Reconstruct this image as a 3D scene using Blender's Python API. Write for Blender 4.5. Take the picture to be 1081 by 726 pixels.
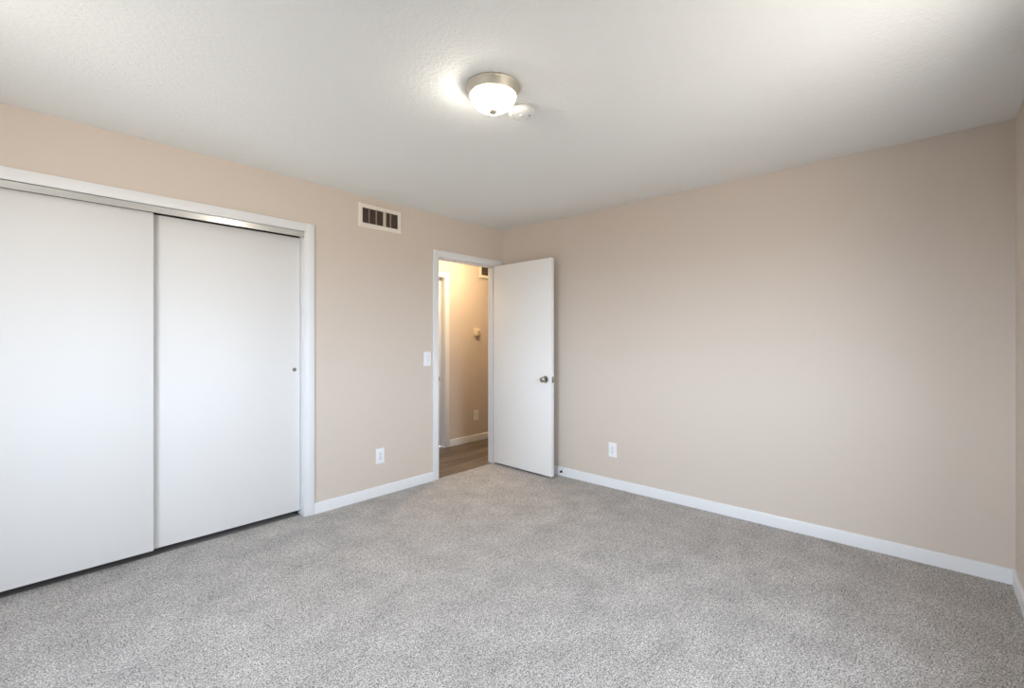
import bpy, bmesh, math, random
from mathutils import Vector, Matrix

random.seed(7)
for o in list(bpy.data.objects):
    bpy.data.objects.remove(o)
C = bpy.context.scene
COL = C.collection

# ------------------------------------------------------------------ camera
F_PX, YAW = 486.66, -0.834874
cam_d = bpy.data.cameras.new('camera')
cam_d.sensor_width = 36.0
cam_d.lens = F_PX / 1081 * 36.0
cam_d.shift_y = -3.706 / 1081
cam_d.clip_start = 0.02
cam = bpy.data.objects.new('camera', cam_d)
COL.objects.link(cam)
cam.location = (-3.5583, -3.3626, 1.2786)
cam.rotation_euler = (math.pi / 2, 0, YAW)
C.camera = cam

# ------------------------------------------------------------------ view / world / daylight
C.view_settings.view_transform = 'Standard'
C.view_settings.look = 'None'
C.view_settings.gamma = 1.0
C.view_settings.use_curve_mapping = False
C.view_settings.exposure = 0.0

WIN1 = (-2.35, -1.40, 0.90, 2.05)
WIN_FILL = (-2.6, -1.2, 0.85, 2.10)
# radiance outside: one blue sky, ground levels invented per direction to balance the room
SKY_FRONT, GROUND_FRONT = (16.7, 19.4, 23.0), (12.0, 11.4, 10.6)
GROUND_SIDE = (6.0, 5.5, 4.9)
SKY_BACK, GROUND_BACK = (16.7, 19.4, 23.0), (1.4, 1.4, 1.4)

W = bpy.data.worlds.new('sky')
C.world = W
W.use_nodes = True
_t = W.node_tree
_bg = _t.nodes['Background']
_g = _t.nodes.new('ShaderNodeTexCoord')
_x = _t.nodes.new('ShaderNodeSeparateXYZ')
_t.links.new(_g.outputs['Generated'], _x.inputs[0])


def _range(sock, lo, hi):
    m = _t.nodes.new('ShaderNodeMapRange')
    m.interpolation_type = 'SMOOTHSTEP'
    m.inputs['From Min'].default_value = lo
    m.inputs['From Max'].default_value = hi
    _t.links.new(sock, m.inputs['Value'])
    return m.outputs['Result']


def _mix(f, c0, c1):
    m = _t.nodes.new('ShaderNodeMix')
    m.data_type = 'RGBA'
    _t.links.new(f, m.inputs[0])
    for k, c in ((6, c0), (7, c1)):
        if isinstance(c, tuple):
            m.inputs[k].default_value = (*c, 1)
        else:
            _t.links.new(c, m.inputs[k])
    return m.outputs[2]


_s = _t.nodes.new('ShaderNodeMath')
_s.operation = 'SUBTRACT'
_t.links.new(_x.outputs['X'], _s.inputs[0])
_t.links.new(_x.outputs['Y'], _s.inputs[1])
_az = _range(_s.outputs[0], -0.85, -0.35)
_az2 = _range(_s.outputs[0], 0.35, 0.95)
_up = _range(_x.outputs['Z'], -0.06, 0.06)
_col = _mix(_up, _mix(_az2, _mix(_az, GROUND_BACK, GROUND_FRONT), GROUND_SIDE), _mix(_az, SKY_BACK, SKY_FRONT))
_t.links.new(_col, _bg.inputs['Color'])
_bg.inputs['Strength'].default_value = 1.0


def daylight(name, loc, rot, sx, sy):
    """a portal that guides the sky's light through a window opening"""
    d = bpy.data.lights.new(name, 'AREA')
    d.shape = 'RECTANGLE'
    d.size, d.size_y = sx, sy
    d.cycles.is_portal = True
    o = bpy.data.objects.new(name, d)
    COL.objects.link(o)
    o.location = loc
    o.rotation_euler = rot
    return o


daylight('window_daylight', ((WIN1[0] + WIN1[1]) / 2, -3.70, 1.475), (math.radians(90), 0, 0), WIN1[1] - WIN1[0], 1.25)
daylight('window_daylight', (-4.40, (WIN_FILL[0] + WIN_FILL[1]) / 2, 1.475), (math.radians(90), 0, math.radians(-90)), WIN_FILL[1] - WIN_FILL[0], 1.25)
SHADE_STRENGTH, BULB_STRENGTH = 3.2, 340.0
LAMP_COLOR = (1.0, 0.93, 0.80)
HALL_COLOR = (1.0, 0.75, 0.46)
HALL_STRENGTH = 140.0


# ------------------------------------------------------------------ materials
def mat(name, color, rough=0.5, metal=0.0, spec=0.5):
    m = bpy.data.materials.new(name)
    m.use_nodes = True
    b = m.node_tree.nodes['Principled BSDF']
    b.inputs['Base Color'].default_value = (*color, 1)
    b.inputs['Roughness'].default_value = rough
    b.inputs['Metallic'].default_value = metal
    b.inputs['Specular IOR Level'].default_value = spec
    return m


def nodes(m):
    nt = m.node_tree
    return nt, nt.nodes['Principled BSDF'], nt.nodes.new, nt.links.new


def coords(nt):
    g = nt.nodes.new('ShaderNodeNewGeometry')
    return g.outputs['Position']


def add_bump(m, scale, strength, dist, detail=3.0, rough=0.55):
    nt, b, N, L = nodes(m)
    n = N('ShaderNodeTexNoise')
    n.inputs['Scale'].default_value = scale
    n.inputs['Detail'].default_value = detail
    n.inputs['Roughness'].default_value = rough
    L(coords(nt), n.inputs['Vector'])
    bp = N('ShaderNodeBump')
    bp.inputs['Strength'].default_value = strength
    bp.inputs['Distance'].default_value = dist
    L(n.outputs['Fac'], bp.inputs['Height'])
    L(bp.outputs['Normal'], b.inputs['Normal'])
    return n


def srgb(r, g, b):
    f = lambda c: (c / 255 / 12.92) if c / 255 <= 0.04045 else ((c / 255 + 0.055) / 1.055) ** 2.4
    return (f(r), f(g), f(b))


M_WALL = mat('wall_paint', (0.672, 0.586, 0.505), 0.62, 0, 0.35)
add_bump(M_WALL, 180, 0.12, 0.002)
M_CEIL = mat('ceiling_paint', srgb(236, 237, 235), 0.8, 0, 0.2)
add_bump(M_CEIL, 60, 0.8, 0.006, 5.0, 0.6)
M_TRIM = mat('trim_enamel', srgb(233, 233, 233), 0.35, 0, 0.45)
M_DOOR = mat('door_enamel', srgb(228, 226, 223), 0.42, 0, 0.4)
add_bump(M_DOOR, 240, 0.05, 0.001)
M_DOOR2 = mat('bedroom_door_enamel', srgb(242, 241, 238), 0.42, 0, 0.4)
M_TRACK = mat('track_enamel', srgb(222, 220, 216), 0.2, 0.85, 0.5)
M_NICKEL = mat('satin_nickel', srgb(168, 166, 160), 0.26, 1.0)
M_BRUSHED = mat('brushed_nickel', srgb(212, 206, 192), 0.5, 0.85)
M_PLATE = mat('plate_plastic', srgb(242, 242, 244), 0.3, 0, 0.5)
M_PLATE2 = mat('receptacle_plastic', srgb(234, 234, 238), 0.35, 0, 0.5)
M_SLOT = mat('slot_grey', srgb(128, 126, 130), 0.6)
M_IVORY = mat('ivory_plastic', srgb(226, 214, 186), 0.45)
M_DARK = mat('dark_plastic', srgb(40, 34, 26), 0.5)
M_RUBBER = mat('black_rubber', srgb(16, 16, 18), 0.7)
M_VENT = mat('vent_enamel', srgb(236, 228, 214), 0.45)
M_DUCT = mat('duct_dark', srgb(104, 88, 80), 0.8)
M_BLADE = mat('vent_blade', srgb(104, 90, 82), 0.6)
M_BAR = mat('vent_bar', srgb(196, 182, 162), 0.5)
M_BAR_SHADED = mat('vent_bar_shaded', srgb(150, 134, 120), 0.55)  # darker copy of the bar enamel, shade of deeper-set ribs painted in
M_DET = mat('detector_plastic', srgb(226, 226, 223), 0.45)
M_CLOSET = mat('closet_interior', srgb(150, 145, 138), 0.8)
M_TRACKDARK = mat('track_steel', srgb(70, 68, 64), 0.5, 0.6)


def carpet_material():
    m = mat('carpet_pile', (0.3, 0.3, 0.3), 0.95, 0, 0.05)
    nt, b, N, L = nodes(m)
    p = coords(nt)
    fine = N('ShaderNodeTexNoise')
    fine.inputs['Scale'].default_value = 150
    fine.inputs['Detail'].default_value = 4
    fine.inputs['Roughness'].default_value = 0.8
    L(p, fine.inputs['Vector'])
    mid = N('ShaderNodeTexNoise')
    mid.inputs['Scale'].default_value = 48
    mid.inputs['Detail'].default_value = 2
    mid.inputs['Roughness'].default_value = 0.6
    L(p, mid.inputs['Vector'])
    av = N('ShaderNodeMix')
    av.inputs[0].default_value = 0.14
    L(fine.outputs['Fac'], av.inputs[2])
    L(mid.outputs['Fac'], av.inputs[3])
    r = N('ShaderNodeValToRGB')
    r.color_ramp.elements[0].position = 0.38
    r.color_ramp.elements[0].color = (*srgb(75, 71, 67), 1)
    r.color_ramp.elements[1].position = 0.61
    r.color_ramp.elements[1].color = (*srgb(250, 243, 236), 1)
    L(av.outputs[0], r.inputs['Fac'])
    big = N('ShaderNodeTexNoise')
    big.inputs['Scale'].default_value = 5.0
    big.inputs['Detail'].default_value = 6
    big.inputs['Roughness'].default_value = 0.65
    L(p, big.inputs['Vector'])
    mr = N('ShaderNodeMapRange')
    mr.inputs['From Min'].default_value = 0.3
    mr.inputs['From Max'].default_value = 0.7
    mr.inputs['To Min'].default_value = 0.80
    mr.inputs['To Max'].default_value = 1.12
    L(big.outputs['Fac'], mr.inputs['Value'])
    mx = N('ShaderNodeMix')
    mx.data_type = 'RGBA'
    mx.blend_type = 'MULTIPLY'
    mx.inputs[0].default_value = 1.0
    L(r.outputs['Color'], mx.inputs[6])
    L(mr.outputs['Result'], mx.inputs[7])
    L(mx.outputs[2], b.inputs['Base Color'])
    bp = N('ShaderNodeBump')
    bp.inputs['Strength'].default_value = 0.7
    bp.inputs['Distance'].default_value = 0.012
    L(fine.outputs['Fac'], bp.inputs['Height'])
    L(bp.outputs['Normal'], b.inputs['Normal'])
    return m


def laminate_material():
    m = mat('laminate_planks', (0.3, 0.25, 0.2), 0.42, 0, 0.4)
    nt, b, N, L = nodes(m)
    p = coords(nt)
    br = N('ShaderNodeTexBrick')
    br.offset = 0.37
    br.inputs['Scale'].default_value = 1.0
    br.inputs['Brick Width'].default_value = 1.2
    br.inputs['Row Height'].default_value = 0.15
    br.inputs['Mortar Size'].default_value = 0.0015
    br.inputs['Color1'].default_value = (*srgb(140, 125, 110), 1)
    br.inputs['Color2'].default_value = (*srgb(106, 93, 82), 1)
    br.inputs['Mortar'].default_value = (*srgb(74, 64, 56), 1)
    L(p, br.inputs['Vector'])
    mp = N('ShaderNodeMapping')
    mp.inputs['Scale'].default_value = (2.2, 26, 1)
    L(p, mp.inputs['Vector'])
    g = N('ShaderNodeTexNoise')
    g.inputs['Scale'].default_value = 1.0
    g.inputs['Detail'].default_value = 6
    g.inputs['Distortion'].default_value = 0.6
    L(mp.outputs['Vector'], g.inputs['Vector'])
    mr = N('ShaderNodeMapRange')
    mr.inputs['From Min'].default_value = 0.3
    mr.inputs['From Max'].default_value = 0.7
    mr.inputs['To Min'].default_value = 0.62
    mr.inputs['To Max'].default_value = 1.2
    L(g.outputs['Fac'], mr.inputs['Value'])
    mx = N('ShaderNodeMix')
    mx.data_type = 'RGBA'
    mx.blend_type = 'MULTIPLY'
    mx.inputs[0].default_value = 1.0
    L(br.outputs['Color'], mx.inputs[6])
    L(mr.outputs['Result'], mx.inputs[7])
    L(mx.outputs[2], b.inputs['Base Color'])
    return m


def glass_shade_material(strength, color):
    m = mat('frosted_glass_shade', srgb(250, 248, 244), 0.3)
    b = m.node_tree.nodes['Principled BSDF']
    b.inputs['Emission Color'].default_value = (*color, 1)
    b.inputs['Emission Strength'].default_value = strength
    return m


def pane_material():
    m = bpy.data.materials.new('window_glass')
    m.use_nodes = True
    nt = m.node_tree
    nt.nodes.clear()
    o = nt.nodes.new('ShaderNodeOutputMaterial')
    mx = nt.nodes.new('ShaderNodeMixShader')
    t = nt.nodes.new('ShaderNodeBsdfTransparent')
    g = nt.nodes.new('ShaderNodeBsdfGlossy')
    g.inputs['Roughness'].default_value = 0.02
    mx.inputs[0].default_value = 0.06
    nt.links.new(t.outputs[0], mx.inputs[1])
    nt.links.new(g.outputs[0], mx.inputs[2])
    nt.links.new(mx.outputs[0], o.inputs['Surface'])
    return m


M_CLOSET_SHADE = mat('closet_floor_shade', srgb(150, 144, 138), 0.85)  # darker bare floor put in for the shade under the closet doors
M_CARPET = carpet_material()
M_LAM = laminate_material()


# ------------------------------------------------------------------ mesh helpers
def box(bm, x0, x1, y0, y1, z0, z1, bev=0.0, seg=2):
    vs = [bm.verts.new((x, y, z)) for z in (z0, z1) for y in (y0, y1) for x in (x0, x1)]
    idx = [(0, 2, 3, 1), (4, 5, 7, 6), (0, 1, 5, 4), (2, 6, 7, 3), (0, 4, 6, 2), (1, 3, 7, 5)]
    fs = [bm.faces.new([vs[i] for i in q]) for q in idx]
    if bev > 0:
        es = list({e for f in fs for e in f.edges})
        bmesh.ops.bevel(bm, geom=es, offset=bev, segments=seg, affect='EDGES', profile=0.5, clamp_overlap=True)
    return bm


def lathe(bm, prof, axis='z', origin=(0, 0, 0), n=48):
    """prof: list of (radius, height) along the axis"""
    o = Vector(origin)
    ax = {'z': (Vector((1, 0, 0)), Vector((0, 1, 0)), Vector((0, 0, 1))),
          'y': (Vector((1, 0, 0)), Vector((0, 0, 1)), Vector((0, -1, 0))),
          'x': (Vector((0, 1, 0)), Vector((0, 0, 1)), Vector((1, 0, 0)))}[axis]
    rings = []
    for r, h in prof:
        if r <= 1e-6:
            rings.append([bm.verts.new(o + ax[2] * h)])
        else:
            rings.append([bm.verts.new(o + (ax[0] * math.cos(2 * math.pi * k / n) + ax[1] * math.sin(2 * math.pi * k / n)) * r + ax[2] * h) for k in range(n)])
    for a, b in zip(rings, rings[1:]):
        for k in range(n):
            k2 = (k + 1) % n
            if len(a) == 1 and len(b) == 1:
                continue
            if len(a) == 1:
                bm.faces.new((a[0], b[k], b[k2]))
            elif len(b) == 1:
                bm.faces.new((a[k], a[k2], b[0]))
            else:
                bm.faces.new((a[k], a[k2], b[k2], b[k]))
    return bm


def obj(name, bm, m, parent=None, smooth=None, kind=None, label=None):
    bmesh.ops.recalc_face_normals(bm, faces=bm.faces[:])
    me = bpy.data.meshes.new(name)
    bm.to_mesh(me)
    bm.free()
    me.materials.append(m)
    if smooth is not None:
        for p in me.polygons:
            p.use_smooth = True
        me.set_sharp_from_angle(angle=math.radians(smooth))
    o = bpy.data.objects.new(name, me)
    COL.objects.link(o)
    if parent is not None:
        o.parent = parent
    if kind:
        o['kind'] = kind
    if label:
        o['label'] = label
    return o


def struct(name, bm, m, smooth=None, label=None, cat=None):
    o = obj(name, bm, m, None, smooth, 'structure', label)
    if cat:
        o['category'] = cat
    return o


def empty(name, loc, label, cat, rz=0.0, group=None, kind=None):
    o = bpy.data.objects.new(name, None)
    o.empty_display_size = 0.05
    COL.objects.link(o)
    o.location = loc
    o.rotation_euler = (0, 0, rz)
    o['label'] = label
    o['category'] = cat
    if group:
        o['group'] = group
    if kind:
        o['kind'] = kind
    return o


def B():
    return bmesh.new()


def copy_tree(o, parent=None):
    c = o.copy()
    COL.objects.link(c)
    c.parent = parent
    for ch in list(o.children):
        copy_tree(ch, c)
    return c


def wall_slab(bm, u0, u1, z0, z1, t0, t1, holes, axis):
    """slab in the u/z plane, thickness t0..t1 on the other axis, rectangular holes (u0,u1,z0,z1)"""
    us = sorted({u0, u1} | {h[0] for h in holes} | {h[1] for h in holes})
    zs = sorted({z0, z1} | {h[2] for h in holes} | {h[3] for h in holes})
    us = [u for u in us if u0 <= u <= u1]
    zs = [z for z in zs if z0 <= z <= z1]
    P = (lambda u, t, z: (u, t, z)) if axis == 'x' else (lambda u, t, z: (t, u, z))
    solid = lambda i, j: 0 <= i < len(us) - 1 and 0 <= j < len(zs) - 1 and not any(
        h[0] <= (us[i] + us[i + 1]) / 2 <= h[1] and h[2] <= (zs[j] + zs[j + 1]) / 2 <= h[3] for h in holes)
    vc = {}

    def v(u, t, z):
        k = (round(u, 5), round(t, 5), round(z, 5))
        if k not in vc:
            vc[k] = bm.verts.new(P(u, t, z))
        return vc[k]
    for i in range(len(us) - 1):
        for j in range(len(zs) - 1):
            if not solid(i, j):
                continue
            a, b, c, d = us[i], us[i + 1], zs[j], zs[j + 1]
            for t in (t0, t1):
                bm.faces.new((v(a, t, c), v(b, t, c), v(b, t, d), v(a, t, d)))
            if not solid(i - 1, j):
                bm.faces.new((v(a, t0, c), v(a, t1, c), v(a, t1, d), v(a, t0, d)))
            if not solid(i + 1, j):
                bm.faces.new((v(b, t0, c), v(b, t1, c), v(b, t1, d), v(b, t0, d)))
            if not solid(i, j - 1):
                bm.faces.new((v(a, t0, c), v(b, t0, c), v(b, t1, c), v(a, t1, c)))
            if not solid(i, j + 1):
                bm.faces.new((v(a, t0, d), v(b, t0, d), v(b, t1, d), v(a, t1, d)))
    return bm


# ------------------------------------------------------------------ room dimensions
H = 2.44
XB, YF = -4.40, -3.697            # wall behind the camera, front wall
WT = 0.115                        # wall thickness
HY = 0.97                         # hallway far wall
HX0, HX1 = -1.7, 2.4              # hallway ends
HFZ = -0.012                      # hallway floor level
CL0, CL1 = -3.92, -2.09           # closet opening
DO0, DO1 = -0.855, -0.09          # doorway opening (jamb faces)
DTOP = 2.05

# floors
bm = B(); box(bm, XB - 0.1, 0.0, YF - 0.1, 0.012, -0.06, 0.0)
box(bm, CL0, CL1, 0.012, 0.056, -0.06, 0.0)
struct('floor', bm, M_CARPET, None, 'grey speckled frieze carpet covering the bedroom floor', 'floor')
bm = B(); box(bm, HX0, HX1, 0.012, HY + WT, -0.06, HFZ)
# keep the hallway floor out of the closet
fl = struct('floor_hallway', bm, M_LAM, None, 'grey brown wood plank floor of the hallway beyond the doorway', 'floor')

bm = B(); box(bm, CL0 - 0.3, CL1 + 0.3, 0.056, 0.78, -0.07, -0.010)
struct('floor_closet', bm, M_CLOSET_SHADE, None, 'closet floor darkened and sunk for the shadow under the doors', 'floor')

# ceilings
bm = B(); box(bm, XB - 0.1, 0.1, YF - 0.1, WT, H, H + 0.1)
struct('ceiling', bm, M_CEIL, None, 'white lightly textured bedroom ceiling', 'ceiling')
bm = B(); box(bm, HX0, HX1, WT, HY + WT, H, H + 0.1)
struct('ceiling_hallway', bm, M_CEIL, None, 'white ceiling of the hallway', 'ceiling')

# closet wall with doorway, closet opening and the hole behind the vent
VX0, VX1, VZ0, VZ1 = -1.632, -1.293, 2.221, 2.355
bm = B()
wall_slab(bm, XB - 0.1, 0.0, -0.05, H, 0.0, WT,
          [(CL0 - 0.015, CL1 + 0.015, -0.05, 2.085), (DO0 - 0.018, DO1 + 0.018, -0.05, DTOP + 0.018), (VX0, VX1, VZ0, VZ1)], 'x')
struct('wall_left', bm, M_WALL, None, 'beige painted wall holding the closet and the doorway', 'wall')
bm = B(); wall_slab(bm, YF - 0.1, HY - 0.855, -0.05, H, 0.0, 0.1, [], 'y')
struct('wall_right', bm, M_WALL, None, 'wide plain beige painted wall right of the open door', 'wall')
bm = B(); wall_slab(bm, XB - 0.1, 0.0, -0.05, H, YF - 0.12, YF, [WIN1], 'x')
struct('wall_front', bm, M_WALL, None, 'beige wall at the right edge of the photo', 'wall')
bm = B(); wall_slab(bm, YF, 0.0, -0.05, H, XB - 0.12, XB, [WIN_FILL], 'y')
struct('wall_back', bm, M_WALL, None, 'beige wall behind the viewer', 'wall')

# closet shell
bm = B()
box(bm, CL0 - 0.3, CL1 + 0.3, 0.74, 0.78, 0, H)
box(bm, CL0 - 0.34, CL0 - 0.3, WT, 0.78, 0, H)
box(bm, CL1 + 0.3, CL1 + 0.34, WT, 0.78, 0, H)
box(bm, CL0 - 0.34, CL1 + 0.34, WT, 0.78, H, H + 0.04)
struct('wall_closet', bm, M_CLOSET, None, 'dim inner walls of the closet behind its sliding doors', 'wall')

# hallway shell
HD0, HD1 = -0.80, 0.012           # hall door opening
bm = B(); wall_slab(bm, HX0, HX1, -0.05, H, HY, HY + WT, [(HD0 - 0.018, HD1 + 0.018, -0.05, 2.055)], 'x')
struct('wall_hallway', bm, M_WALL, None, 'beige hallway wall seen through the doorway', 'wall')
bm = B(); wall_slab(bm, WT, HY, -0.05, H, HX0 - 0.1, HX0, [], 'y')
wall_slab(bm, WT, HY, -0.05, H, HX1, HX1 + 0.1, [], 'y')
struct('wall_hallway_end', bm, M_WALL, None, 'beige end walls of the hallway', 'wall')
bm = B(); wall_slab(bm, 0.1, HX1, -0.05, H, 0.0, WT, [], 'x')
struct('wall_hallway_near', bm, M_WALL, None, 'near side wall of the hallway', 'wall')


# ------------------------------------------------------------------ casings, jambs, baseboards
def casing(bm, x0, x1, top, w, y_face, out, bottom=0.0, th=0.014):
    """three boards round an opening; y_face is the wall plane, out = direction the boards stick out"""
    ya, yb = sorted((y_face, y_face + out * th))
    box(bm, x0 - w, x0, ya, yb, bottom, top + w, 0.003)
    box(bm, x1, x1 + w, ya, yb, bottom, top + w, 0.003)
    box(bm, x0 - 0.002, x1 + 0.002, ya, yb, top, top + w, 0.003)


CW = 0.062
# closet trim
bm = B(); casing(bm, CL0 - 0.007, CL1 + 0.007, 2.068, CW, 0.0, -1)
ct = struct('trim_1', bm, M_TRIM, 30, 'white flat casing round the closet opening', 'trim')
bm = B()
box(bm, CL0 - 0.015, CL0, 0.0, WT, 0, 2.085)
box(bm, CL1, CL1 + 0.015, 0.0, WT, 0, 2.085)
box(bm, CL0, CL1, 0.0, WT, 2.07, 2.085)
obj('jamb', bm, M_TRIM, ct)
bm = B()
box(bm, CL0, CL1, 0.0005, 0.0035, 2.028, 2.07, 0.001)
box(bm, CL0, CL1, 0.0005, 0.090, 2.066, 2.07)
obj('track_fascia', bm, M_TRACK, ct, None, None, 'shiny white metal track strip above the closet doors')
bm = B()
box(bm, CL0, CL1, 0.052, 0.056, 2.036, 2.066)
box(bm, CL0, CL1, 0.088, 0.091, 2.030, 2.066)
obj('track_rail', bm, M_TRACKDARK, ct)

# doorway trim
bm = B()
box(bm, DO0 - 0.007 - CW, DO0 - 0.007, -0.014, 0, 0, 2.112, 0.003)
box(bm, -0.066, -0.003, -0.014, 0, 0, 2.112, 0.003)
box(bm, DO0 - 0.009, -0.064, -0.014, 0, 2.052, 2.112, 0.003)
dt = struct('trim_2', bm, M_TRIM, 30, 'white casing round the bedroom doorway', 'trim')
bm = B()
box(bm, DO0 - 0.018, DO0, 0.0, WT, HFZ, DTOP + 0.018)
box(bm, DO1, DO1 + 0.018, 0.0, WT, HFZ, DTOP + 0.018)
box(bm, DO0, DO1, 0.0, WT, DTOP, DTOP + 0.018)
box(bm, DO1 + 0.0, -0.066, -0.002, 0.0, 0, DTOP)
obj('jamb', bm, M_TRIM, dt)
bm = B()
box(bm, DO0, DO0 + 0.011, 0.042, 0.078, HFZ, DTOP, 0.002)
box(bm, DO1 - 0.011, DO1, 0.042, 0.078, HFZ, DTOP, 0.002)
box(bm, DO0 + 0.011, DO1 - 0.011, 0.042, 0.078, DTOP - 0.011, DTOP, 0.002)
obj('stop_moulding', bm, M_TRIM, dt, 30)
bm = B()
box(bm, DO0 - 0.0005, DO0 + 0.0015, -0.002, 0.034, 0.895, 0.953, 0.0006)
box(bm, DO0 - 0.006, DO0 + 0.0015, -0.0175, -0.001, 0.905, 0.943, 0.0012)
obj('strike_plate', bm, M_NICKEL, dt, 30, None, 'small metal strike plate on the doorway jamb')
bm = B()
box(bm, DO0 - 0.007 - CW, DO0 - 0.007, WT, WT + 0.014, HFZ, 2.112, 0.003)
box(bm, DO1 + 0.007, DO1 + 0.007 + CW, WT, WT + 0.014, HFZ, 2.112, 0.003)
box(bm, DO0 - 0.007, DO1 + 0.007, WT, WT + 0.014, 2.052, 2.112, 0.003)
obj('hallway_side_casing', bm, M_TRIM, dt, 30)

# door frame on the hallway's far wall
bm = B(); casing(bm, HD0 - 0.006, HD1 + 0.006, 2.035, CW, HY, -1, HFZ)
ht = struct('trim_3', bm, M_TRIM, 30, 'white casing of the hallway door seen through the doorway', 'trim')
bm = B()
box(bm, HD0 - 0.018, HD0, HY, HY + WT, HFZ, 2.055)
box(bm, HD1, HD1 + 0.018, HY, HY + WT, HFZ, 2.055)
box(bm, HD0, HD1, HY, HY + WT, 2.037, 2.055)
obj('jamb', bm, M_TRIM, ht)
bm = B(); box(bm, HD0 + 0.003, HD1 - 0.003, HY + 0.06, HY + 0.095, HFZ + 0.012, 2.033, 0.002)
struct('door_4', bm, M_DOOR, 30, 'closed white door in the hallway, mostly hidden by the casing', 'door')


def base_profile(bm, p0, p1, nrm, h=0.080, t=0.013, z0=0.0):
    """baseboard along p0->p1 with a rounded top edge; nrm points into the room"""
    prof = [(0, 0), (t, 0), (t, h - 0.010), (t - 0.002, h - 0.004), (t - 0.006, h - 0.0005), (0, h)]
    n = Vector((nrm[0], nrm[1], 0))
    rows = []
    for p in (p0, p1):
        rows.append([bm.verts.new(Vector((p[0], p[1], z0)) + n * a + Vector((0, 0, b))) for a, b in prof])
    k = len(prof)
    for i in range(k):
        bm.faces.new((rows[0][i], rows[0][(i + 1) % k], rows[1][(i + 1) % k], rows[1][i]))
    bm.faces.new(rows[0]); bm.faces.new(list(reversed(rows[1])))


bm = B(); base_profile(bm, (CL1 + 0.007 + CW, 0), (DO0 - 0.007 - CW, 0), (0, -1))
struct('baseboard_left', bm, M_TRIM, 30, 'short white baseboard between the closet and the doorway', 'baseboard')
bm = B(); base_profile(bm, (XB, 0), (CL0 - 0.007 - CW, 0), (0, -1))
struct('baseboard_left_2', bm, M_TRIM, 30, 'white baseboard left of the closet', 'baseboard')
bm = B(); base_profile(bm, (0, -0.014), (0, YF), (-1, 0))
struct('baseboard_right', bm, M_TRIM, 30, 'long white baseboard along the plain right wall', 'baseboard')
bm = B(); base_profile(bm, (0, YF), (XB, YF), (0, 1))
struct('baseboard_front', bm, M_TRIM, 30, 'white baseboard of the wall at the right edge of the photo', 'baseboard')
bm = B(); base_profile(bm, (XB, YF), (XB, 0), (1, 0))
struct('baseboard_back', bm, M_TRIM, 30, 'white baseboard behind the viewer', 'baseboard')
bm = B(); base_profile(bm, (HD1 + 0.006 + CW, HY), (HX1, HY), (0, -1), 0.082, 0.013, HFZ)
struct('baseboard_hallway', bm, M_TRIM, 30, 'white baseboard of the hallway seen through the doorway', 'baseboard')


# ------------------------------------------------------------------ windows (out of view, they let the daylight in)
M_PANE = pane_material()


def window(name, u0, u1, z0, z1, t0, t1, axis, label):
    def bx(bm, a0, a1, b0, b1, c0, c1):
        if axis == 'x':
            box(bm, a0, a1, b0, b1, c0, c1, 0.002)
        else:
            box(bm, b0, b1, a0, a1, c0, c1, 0.002)
    bm = B(); f = 0.045
    bx(bm, u0, u0 + f, t0, t1, z0, z1); bx(bm, u1 - f, u1, t0, t1, z0, z1)
    bx(bm, u0 + f, u1 - f, t0, t1, z0, z0 + f); bx(bm, u0 + f, u1 - f, t0, t1, z1 - f, z1)
    w = struct(name, bm, M_TRIM, 30, label, 'window')
    tm = (t0 + t1) / 2
    bm = B(); bx(bm, (u0 + u1) / 2 - 0.025, (u0 + u1) / 2 + 0.025, tm - 0.02, tm + 0.02, z0 + f, z1 - f)
    obj('meeting_rail', bm, M_TRIM, w, 30)
    bm = B(); bx(bm, u0 + f, (u0 + u1) / 2 - 0.025, tm - 0.003, tm + 0.003, z0 + f, z1 - f)
    bx(bm, (u0 + u1) / 2 + 0.025, u1 - f, tm - 0.003, tm + 0.003, z0 + f, z1 - f)
    obj('pane', bm, M_PANE, w)
    return w


window('window_1', *WIN1, YF - 0.11, YF - 0.03, 'x', 'white sliding window in the front wall')
window('window_fill', *WIN_FILL, XB - 0.11, XB - 0.03, 'y', 'unseen sliding window added behind the viewer for fill daylight')  # unseen opening, added to fill the room with more daylight

# ------------------------------------------------------------------ closet sliding doors
bm = B(); box(bm, -3.905, -2.963, 0.024, 0.046, 0.041, 2.030, 0.0015)
d2 = struct('door_2', bm, M_DOOR, 30, 'left white sliding closet door, the front one of the pair', 'door')
bm = B(); lathe(bm, [(0.0, 0.0015), (0.010, 0.0012), (0.012, 0.003), (0.0135, 0.003), (0.0135, 0.0)], 'y', (-3.85, 0.0238, 1.068), 24)
obj('finger_pull', bm, M_NICKEL, d2, 40)
bm = B(); box(bm, -3.02, -2.093, 0.062, 0.084, 0.036, 2.029, 0.0015)
d3 = struct('door_3', bm, M_DOOR, 30, 'right white sliding closet door, behind the left one, with a metal finger pull', 'door')
bm = B(); lathe(bm, [(0.0, 0.0008), (0.009, 0.001), (0.0105, 0.0035), (0.013, 0.0035), (0.014, 0.0)], 'y', (-2.135, 0.0618, 1.067), 24)
obj('finger_pull', bm, M_NICKEL, d3, 40, None, 'small round metal finger pull')

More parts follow.
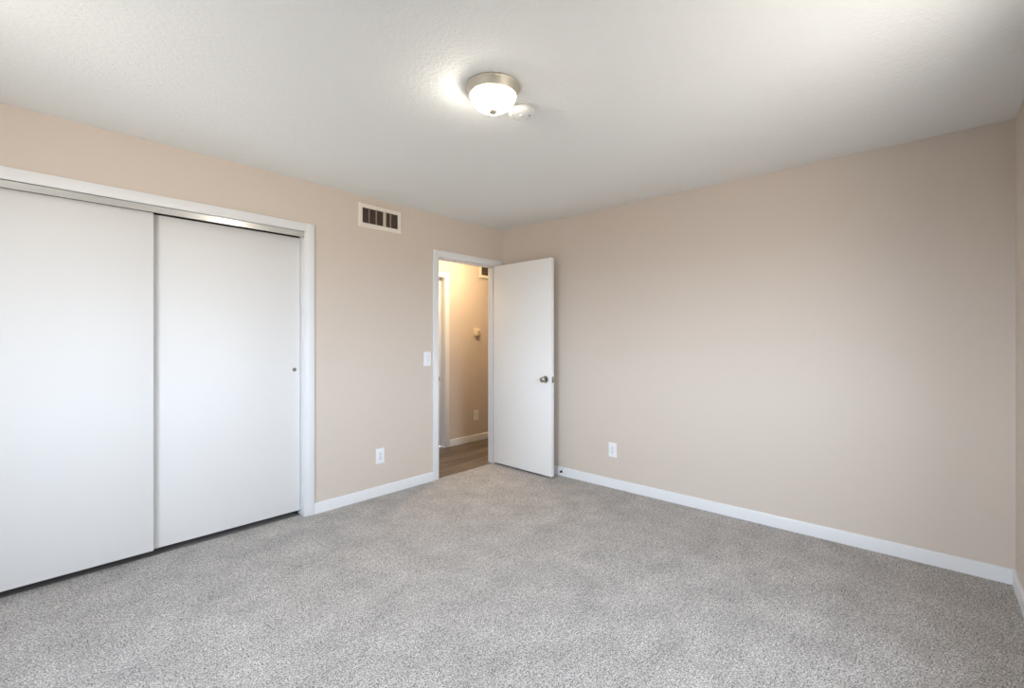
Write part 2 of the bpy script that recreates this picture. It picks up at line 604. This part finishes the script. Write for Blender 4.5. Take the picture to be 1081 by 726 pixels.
# ------------------------------------------------------------------ open bedroom door (hinged at the right jamb)
DW = 0.762
ang = math.atan2(-0.9997, -0.0245)
d1 = empty('door_1', (-0.100, -0.012, 0.0), 'white flush bedroom door standing open against the right wall, metal knob', 'door', ang, None, 'structure')
T = 0.038
bm = B(); box(bm, 0.003, DW, -T, 0.0, 0.017, 2.046, 0.0018)
obj('slab', bm, M_DOOR2, d1, 30)
KX, KZ = DW - 0.068, 0.915
for sgn, y0 in ((1, -T), (-1, 0.0)):
    bm = B()
    s = [(0.0, -0.0005), (0.033, -0.0005), (0.0335, 0.003), (0.031, 0.007), (0.020, 0.0105), (0.0, 0.0105)]
    lathe(bm, [(r, h * sgn) for r, h in s], 'y', (KX, y0, KZ), 40)
    rose = obj('rose', bm, M_NICKEL, d1, 35)
    bm = B()
    s = [(0.0, 0.010), (0.0115, 0.010), (0.0105, 0.020), (0.013, 0.027), (0.021, 0.032), (0.0262, 0.040), (0.0268, 0.049),
         (0.0235, 0.057), (0.016, 0.0625), (0.007, 0.0645), (0.0, 0.0648)]
    lathe(bm, [(r, h * sgn) for r, h in s], 'y', (KX, y0, KZ), 40)
    obj('knob', bm, M_NICKEL, d1, 50)
bm = B()
box(bm, DW - 0.001, DW + 0.0012, -T / 2 - 0.0125, -T / 2 + 0.0125, KZ - 0.0285, KZ + 0.0285, 0.0005)
lp = obj('latch_plate', bm, M_NICKEL, d1, 30)
bm = B(); box(bm, DW, DW + 0.011, -T / 2 - 0.006, -T / 2 + 0.006, KZ - 0.008, KZ + 0.008, 0.002)
obj('latch_bolt', bm, M_NICKEL, lp, 30)
for z in (0.25, 1.03, 1.82):
    bm = B(); lathe(bm, [(0.0, -0.046), (0.006, -0.045), (0.006, 0.045), (0.0, 0.046)], 'z', (-0.002, 0.005, z), 16)
    box(bm, -0.001, 0.0035, -0.034, 0.002, z - 0.044, z + 0.044)
    obj('hinge', bm, M_NICKEL, d1, 40)

# ------------------------------------------------------------------ ceiling light
M_SHADE = glass_shade_material(SHADE_STRENGTH, LAMP_COLOR)
_n = M_SHADE.node_tree                      # frosted glass lets part of the bulb's light straight through
_mx, _tr = _n.nodes.new('ShaderNodeMixShader'), _n.nodes.new('ShaderNodeBsdfTransparent')
_mx.inputs[0].default_value = 0.55
_n.links.new(_tr.outputs[0], _mx.inputs[1])
_n.links.new(_n.nodes['Principled BSDF'].outputs[0], _mx.inputs[2])
_n.links.new(_mx.outputs[0], _n.nodes['Material Output'].inputs['Surface'])
M_BULB = glass_shade_material(BULB_STRENGTH, LAMP_COLOR)
M_SHADE_HALL = glass_shade_material(HALL_STRENGTH, HALL_COLOR)


def ceiling_light(loc, shade_mat, label, bulb_at=None):
    e = empty('ceiling_light', loc, label, 'ceiling light')
    bm = B()
    lathe(bm, [(0.0, 0.0), (0.122, 0.0), (0.1255, -0.003), (0.1262, -0.008), (0.1235, -0.013), (0.1215, -0.0135), (0.118, -0.022),
               (0.1135, -0.033), (0.1105, -0.040), (0.1075, -0.0425), (0.1055, -0.041), (0.104, -0.036), (0.0, -0.036)], 'z', (0, 0, 0), 64)
    obj('pan', bm, M_BRUSHED, e, 35, None, 'brushed nickel pan')
    bm = B()
    pr = []
    for k in range(15):
        a = k / 14 * math.pi / 2
        pr.append((0.1045 * math.cos(a) ** 0.92, -0.0415 - 0.070 * math.sin(a) ** 1.05))
    pr[-1] = (0.0, pr[-1][1])
    lathe(bm, [(0.100, -0.037)] + pr, 'z', (0, 0, 0), 64)
    obj('glass_shade', bm, shade_mat, e, 60, None, 'glowing frosted white glass dome')
    if bulb_at:
        bm = B()
        lathe(bm, [(0.026 * math.sin(k / 12 * math.pi), -0.026 * math.cos(k / 12 * math.pi)) for k in range(13)], 'z', bulb_at, 24)
        obj('bulb', bm, M_BULB, e, 80)
    bm = B(); lathe(bm, [(0.0150, -0.106), (0.0185, -0.110), (0.0185, -0.1135), (0.0150, -0.1185), (0.008, -0.1225), (0.0, -0.1235)], 'z', (0, 0, 0), 24)
    obj('finial', bm, M_BRUSHED, e, 50)
    return e


ceiling_light((-2.0485, -1.878, H), M_SHADE, 'small flush ceiling light with white glass dome and nickel pan', (-0.022, 0.044, -0.072))
ceiling_light((-0.02, 0.40, H), M_SHADE_HALL, 'flush ceiling light in the hallway beyond the doorway')

# ------------------------------------------------------------------ smoke detector
e = empty('smoke_detector', (-1.822, -1.855, H), 'round white smoke detector on the ceiling beside the light', 'smoke detector')
bm = B(); lathe(bm, [(0.0, 0.0), (0.063, 0.0), (0.064, -0.003), (0.064, -0.010), (0.060, -0.012), (0.0, -0.012)], 'z', (0, 0, 0), 48)
obj('base', bm, M_DET, e, 35)
bm = B(); lathe(bm, [(0.0, -0.011), (0.058, -0.011), (0.064, -0.014), (0.0675, -0.019), (0.068, -0.027), (0.0655, -0.033), (0.060, -0.0365),
                     (0.046, -0.039), (0.044, -0.0375), (0.041, -0.0375), (0.039, -0.0395), (0.018, -0.041), (0.0, -0.041)], 'z', (0, 0, 0), 48)
cv = obj('cover', bm, M_DET, e, 40)
bm = B(); lathe(bm, [(0.012, -0.040), (0.012, -0.0425), (0.0105, -0.0435), (0.0, -0.0437)], 'z', (0.0, 0.0, 0), 24)
obj('test_button', bm, M_DET, cv, 40)
bm = B(); lathe(bm, [(0.004, -0.0385), (0.004, -0.0412), (0.0, -0.0416)], 'z', (0.026, -0.028, 0), 12)
obj('indicator_light', bm, M_SLOT, cv, 40)


# ------------------------------------------------------------------ wall vents
def vent(name, x0, x1, z0, z1, fw, y, bars, label, depth=0.07):
    e = empty(name, ((x0 + x1) / 2, y, z0), label, 'vent', 0.0, 'air vents high on the walls')
    ox, oz = (x0 + x1) / 2, z0
    a0, a1, b1 = x0 - ox, x1 - ox, z1 - oz
    bm = B(); th = 0.009
    prof = [(0.0, 0.0), (0.0, 0.004), (0.006, th), (fw - 0.004, th), (fw, th - 0.003), (fw, -0.012)]   # inset from the outer edge, height above the wall
    rows = []
    for ins, hh in prof:
        rows.append([bm.verts.new((sx, -hh, sz)) for sx, sz in ((a0 + ins, ins), (a1 - ins, ins), (a1 - ins, b1 - ins), (a0 + ins, b1 - ins))])
    for r0, r1 in zip(rows, rows[1:]):
        for k in range(4):
            bm.faces.new((r0[k], r0[(k + 1) % 4], r1[(k + 1) % 4], r1[k]))
    obj('frame', bm, M_VENT, e, 20)
    i0, i1, j0, j1 = a0 + fw, a1 - fw, fw, b1 - fw
    bm = B()
    for q in ([(i0, j0), (i1, j0)], [(i1, j0), (i1, j1)], [(i1, j1), (i0, j1)], [(i0, j1), (i0, j0)]):
        (p, s), (p2, s2) = q
        vs = [bm.verts.new(c) for c in ((p, 0.0, s), (p2, 0.0, s2), (p2, depth, s2), (p, depth, s))]
        bm.faces.new(vs)
    bm.faces.new([bm.verts.new(c) for c in ((i0, depth, j0), (i1, depth, j0), (i1, depth, j1), (i0, depth, j1))])
    obj('duct', bm, M_DUCT, e, None, None, 'dark duct behind the grille')
    n = 9
    bm = B()
    for k in range(n):
        zc = j0 + (k + 0.5) * (j1 - j0) / n
        vs = [bm.verts.new(c) for c in ((i0, 0.002, zc + 0.004), (i1, 0.002, zc + 0.004), (i1, 0.014, zc - 0.004), (i0, 0.014, zc - 0.004))]
        f = bm.faces.new(vs)
        ex = bmesh.ops.extrude_face_region(bm, geom=[f])
        bmesh.ops.translate(bm, vec=(0, 0.0008, 0.0012), verts=[v for v in ex['geom'] if isinstance(v, bmesh.types.BMVert)])
    obj('louvers', bm, M_BLADE, e, None, None, 'dark louvers')
    for xc, w in bars:
        bm = B(); box(bm, xc - ox - w / 2, xc - ox + w / 2, -0.004, 0.004, j0, j1, 0.001)
        obj('bar' if w > 0.02 else 'rib', bm, M_BAR if w > 0.02 else M_BAR_SHADED, e, 30)
    return e


vent('wall_vent', -1.664, -1.266, 2.190, 2.379, 0.034, 0.0,
     [(-1.568, 0.008), (-1.504, 0.010), (-1.426, 0.028), (-1.369, 0.011)],
     'white rectangular air vent high on the wall beside the closet')
vent('wall_vent', 0.578, 0.962, 2.092, 2.300, 0.038, HY - 0.015,
     [(0.752, 0.026), (0.90, 0.026)], 'white air vent high on the hallway wall, cut off by the door frame', 0.013)


# ------------------------------------------------------------------ outlets and switch
def plate_bm(w, h, t=0.0055):
    bm = B()
    prof = [(0.0, 0.0), (0.0, 0.0025), (0.0025, 0.0045), (0.006, t)]
    rows = []
    for ins, hh in prof:
        rows.append([bm.verts.new((sx, -hh, sz)) for sx, sz in
                     ((-w / 2 + ins, -h / 2 + ins), (w / 2 - ins, -h / 2 + ins), (w / 2 - ins, h / 2 - ins), (-w / 2 + ins, h / 2 - ins))])
    for r0, r1 in zip(rows, rows[1:]):
        for k in range(4):
            bm.faces.new((r0[k], r0[(k + 1) % 4], r1[(k + 1) % 4], r1[k]))
    bm.faces.new(rows[-1])
    return bm


def outlet(loc, rz, label):
    e = empty('wall_outlet', loc, label, 'outlet', rz, 'duplex wall outlets')
    obj('plate', plate_bm(0.078, 0.125), M_PLATE, e)
    for s in (-1, 1):
        bm = B()
        w, h, n = 0.0165, 0.0135, 24
        ring = []
        for k in range(n):
            a = 2 * math.pi * k / n
            x = max(-w, min(w, 0.0195 * math.cos(a)))
            z = max(-h, min(h, 0.0195 * math.sin(a)))
            ring.append((x, z + s * 0.0195))
        a_ = [bm.verts.new((x, -0.005, z)) for x, z in ring]
        b_ = [bm.verts.new((x, -0.0075, z)) for x, z in ring]
        for k in range(n):
            bm.faces.new((a_[k], a_[(k + 1) % n], b_[(k + 1) % n], b_[k]))
        bm.faces.new(b_)
        r = obj('receptacle', bm, M_PLATE2, e)
        for name, dx, dz, ww, hh in (('slot', -0.0065, 0.003, 0.0022, 0.009), ('slot', 0.0065, 0.003, 0.0022, 0.007), ('ground_hole', 0.0, -0.0065, 0.0045, 0.0045)):
            bm = B(); box(bm, dx - ww / 2, dx + ww / 2, -0.0078, -0.0060, s * 0.0195 + dz - hh / 2, s * 0.0195 + dz + hh / 2)
            obj(name, bm, M_SLOT, r)
    bm = B(); lathe(bm, [(0.0035, 0.005), (0.0035, 0.0062), (0.002, 0.007), (0.0, 0.0071)], 'y', (0, 0, 0), 14)
    obj('screw', bm, M_NICKEL, e, 40)
    return e


outlet((-1.468, 0.0, 0.326), 0.0, 'white duplex outlet low on the wall between the closet and the doorway')
outlet((0.0, -1.321, 0.328), -math.pi / 2, 'white duplex outlet low on the plain wall right of the open door')
outlet((0.537, HY, 0.318), 0.0, 'white duplex outlet low on the hallway wall seen through the doorway')

e = empty('light_switch', (-0.985, 0.0, 1.113), 'white light switch on the wall just left of the doorway', 'light switch')
obj('plate', plate_bm(0.078, 0.128), M_PLATE, e)
bm = B()
v = [bm.verts.new(c) for c in ((-0.0165, -0.005, -0.033), (0.0165, -0.005, -0.033), (0.0165, -0.0095, -0.033), (-0.0165, -0.0095, -0.033),
                               (-0.0165, -0.005, 0.033), (0.0165, -0.005, 0.033), (0.0165, -0.0068, 0.033), (-0.0165, -0.0068, 0.033))]
for q in ((0, 1, 2, 3), (4, 7, 6, 5), (3, 2, 6, 7), (0, 3, 7, 4), (1, 5, 6, 2)):
    bm.faces.new([v[i] for i in q])
obj('rocker', bm, M_PLATE2, e)

# ------------------------------------------------------------------ hallway thermostat
e = empty('thermostat', (0.545, HY, 1.335), 'small ivory thermostat on the hallway wall seen through the doorway', 'thermostat')
bm = B(); box(bm, -0.050, 0.045, -0.008, 0.0, 0.0, 0.102, 0.003)
obj('back_plate', bm, M_IVORY, e, 30)
bm = B(); box(bm, -0.036, 0.043, -0.036, -0.007, 0.006, 0.090, 0.005)
bd = obj('body', bm, M_IVORY, e, 30)
bm = B(); lathe(bm, [(0.0085, 0.0355), (0.0085, 0.0385), (0.006, 0.0400), (0.0, 0.0402)], 'y', (0.008, 0.0, 0.056), 20)
obj('dial', bm, M_DARK, bd, 40)

# ------------------------------------------------------------------ door stop on the right baseboard
e = empty('door_stop', (-0.0125, -0.8165, 0.056), 'white door stop with black rubber tip on the baseboard behind the open door', 'door stop')
bm = B(); lathe(bm, [(0.0, 0.0), (0.0125, 0.0), (0.0125, -0.003), (0.009, -0.006), (0.0055, -0.010), (0.0055, -0.044), (0.0, -0.044)], 'x', (0, 0, 0), 24)
obj('stem', bm, M_TRIM, e, 40)
bm = B(); lathe(bm, [(0.0, -0.042), (0.009, -0.042), (0.0115, -0.046), (0.0115, -0.056), (0.009, -0.060), (0.0, -0.061)], 'x', (0, 0, 0), 24)
obj('rubber_tip', bm, M_RUBBER, e, 40, None, 'black rubber tip')
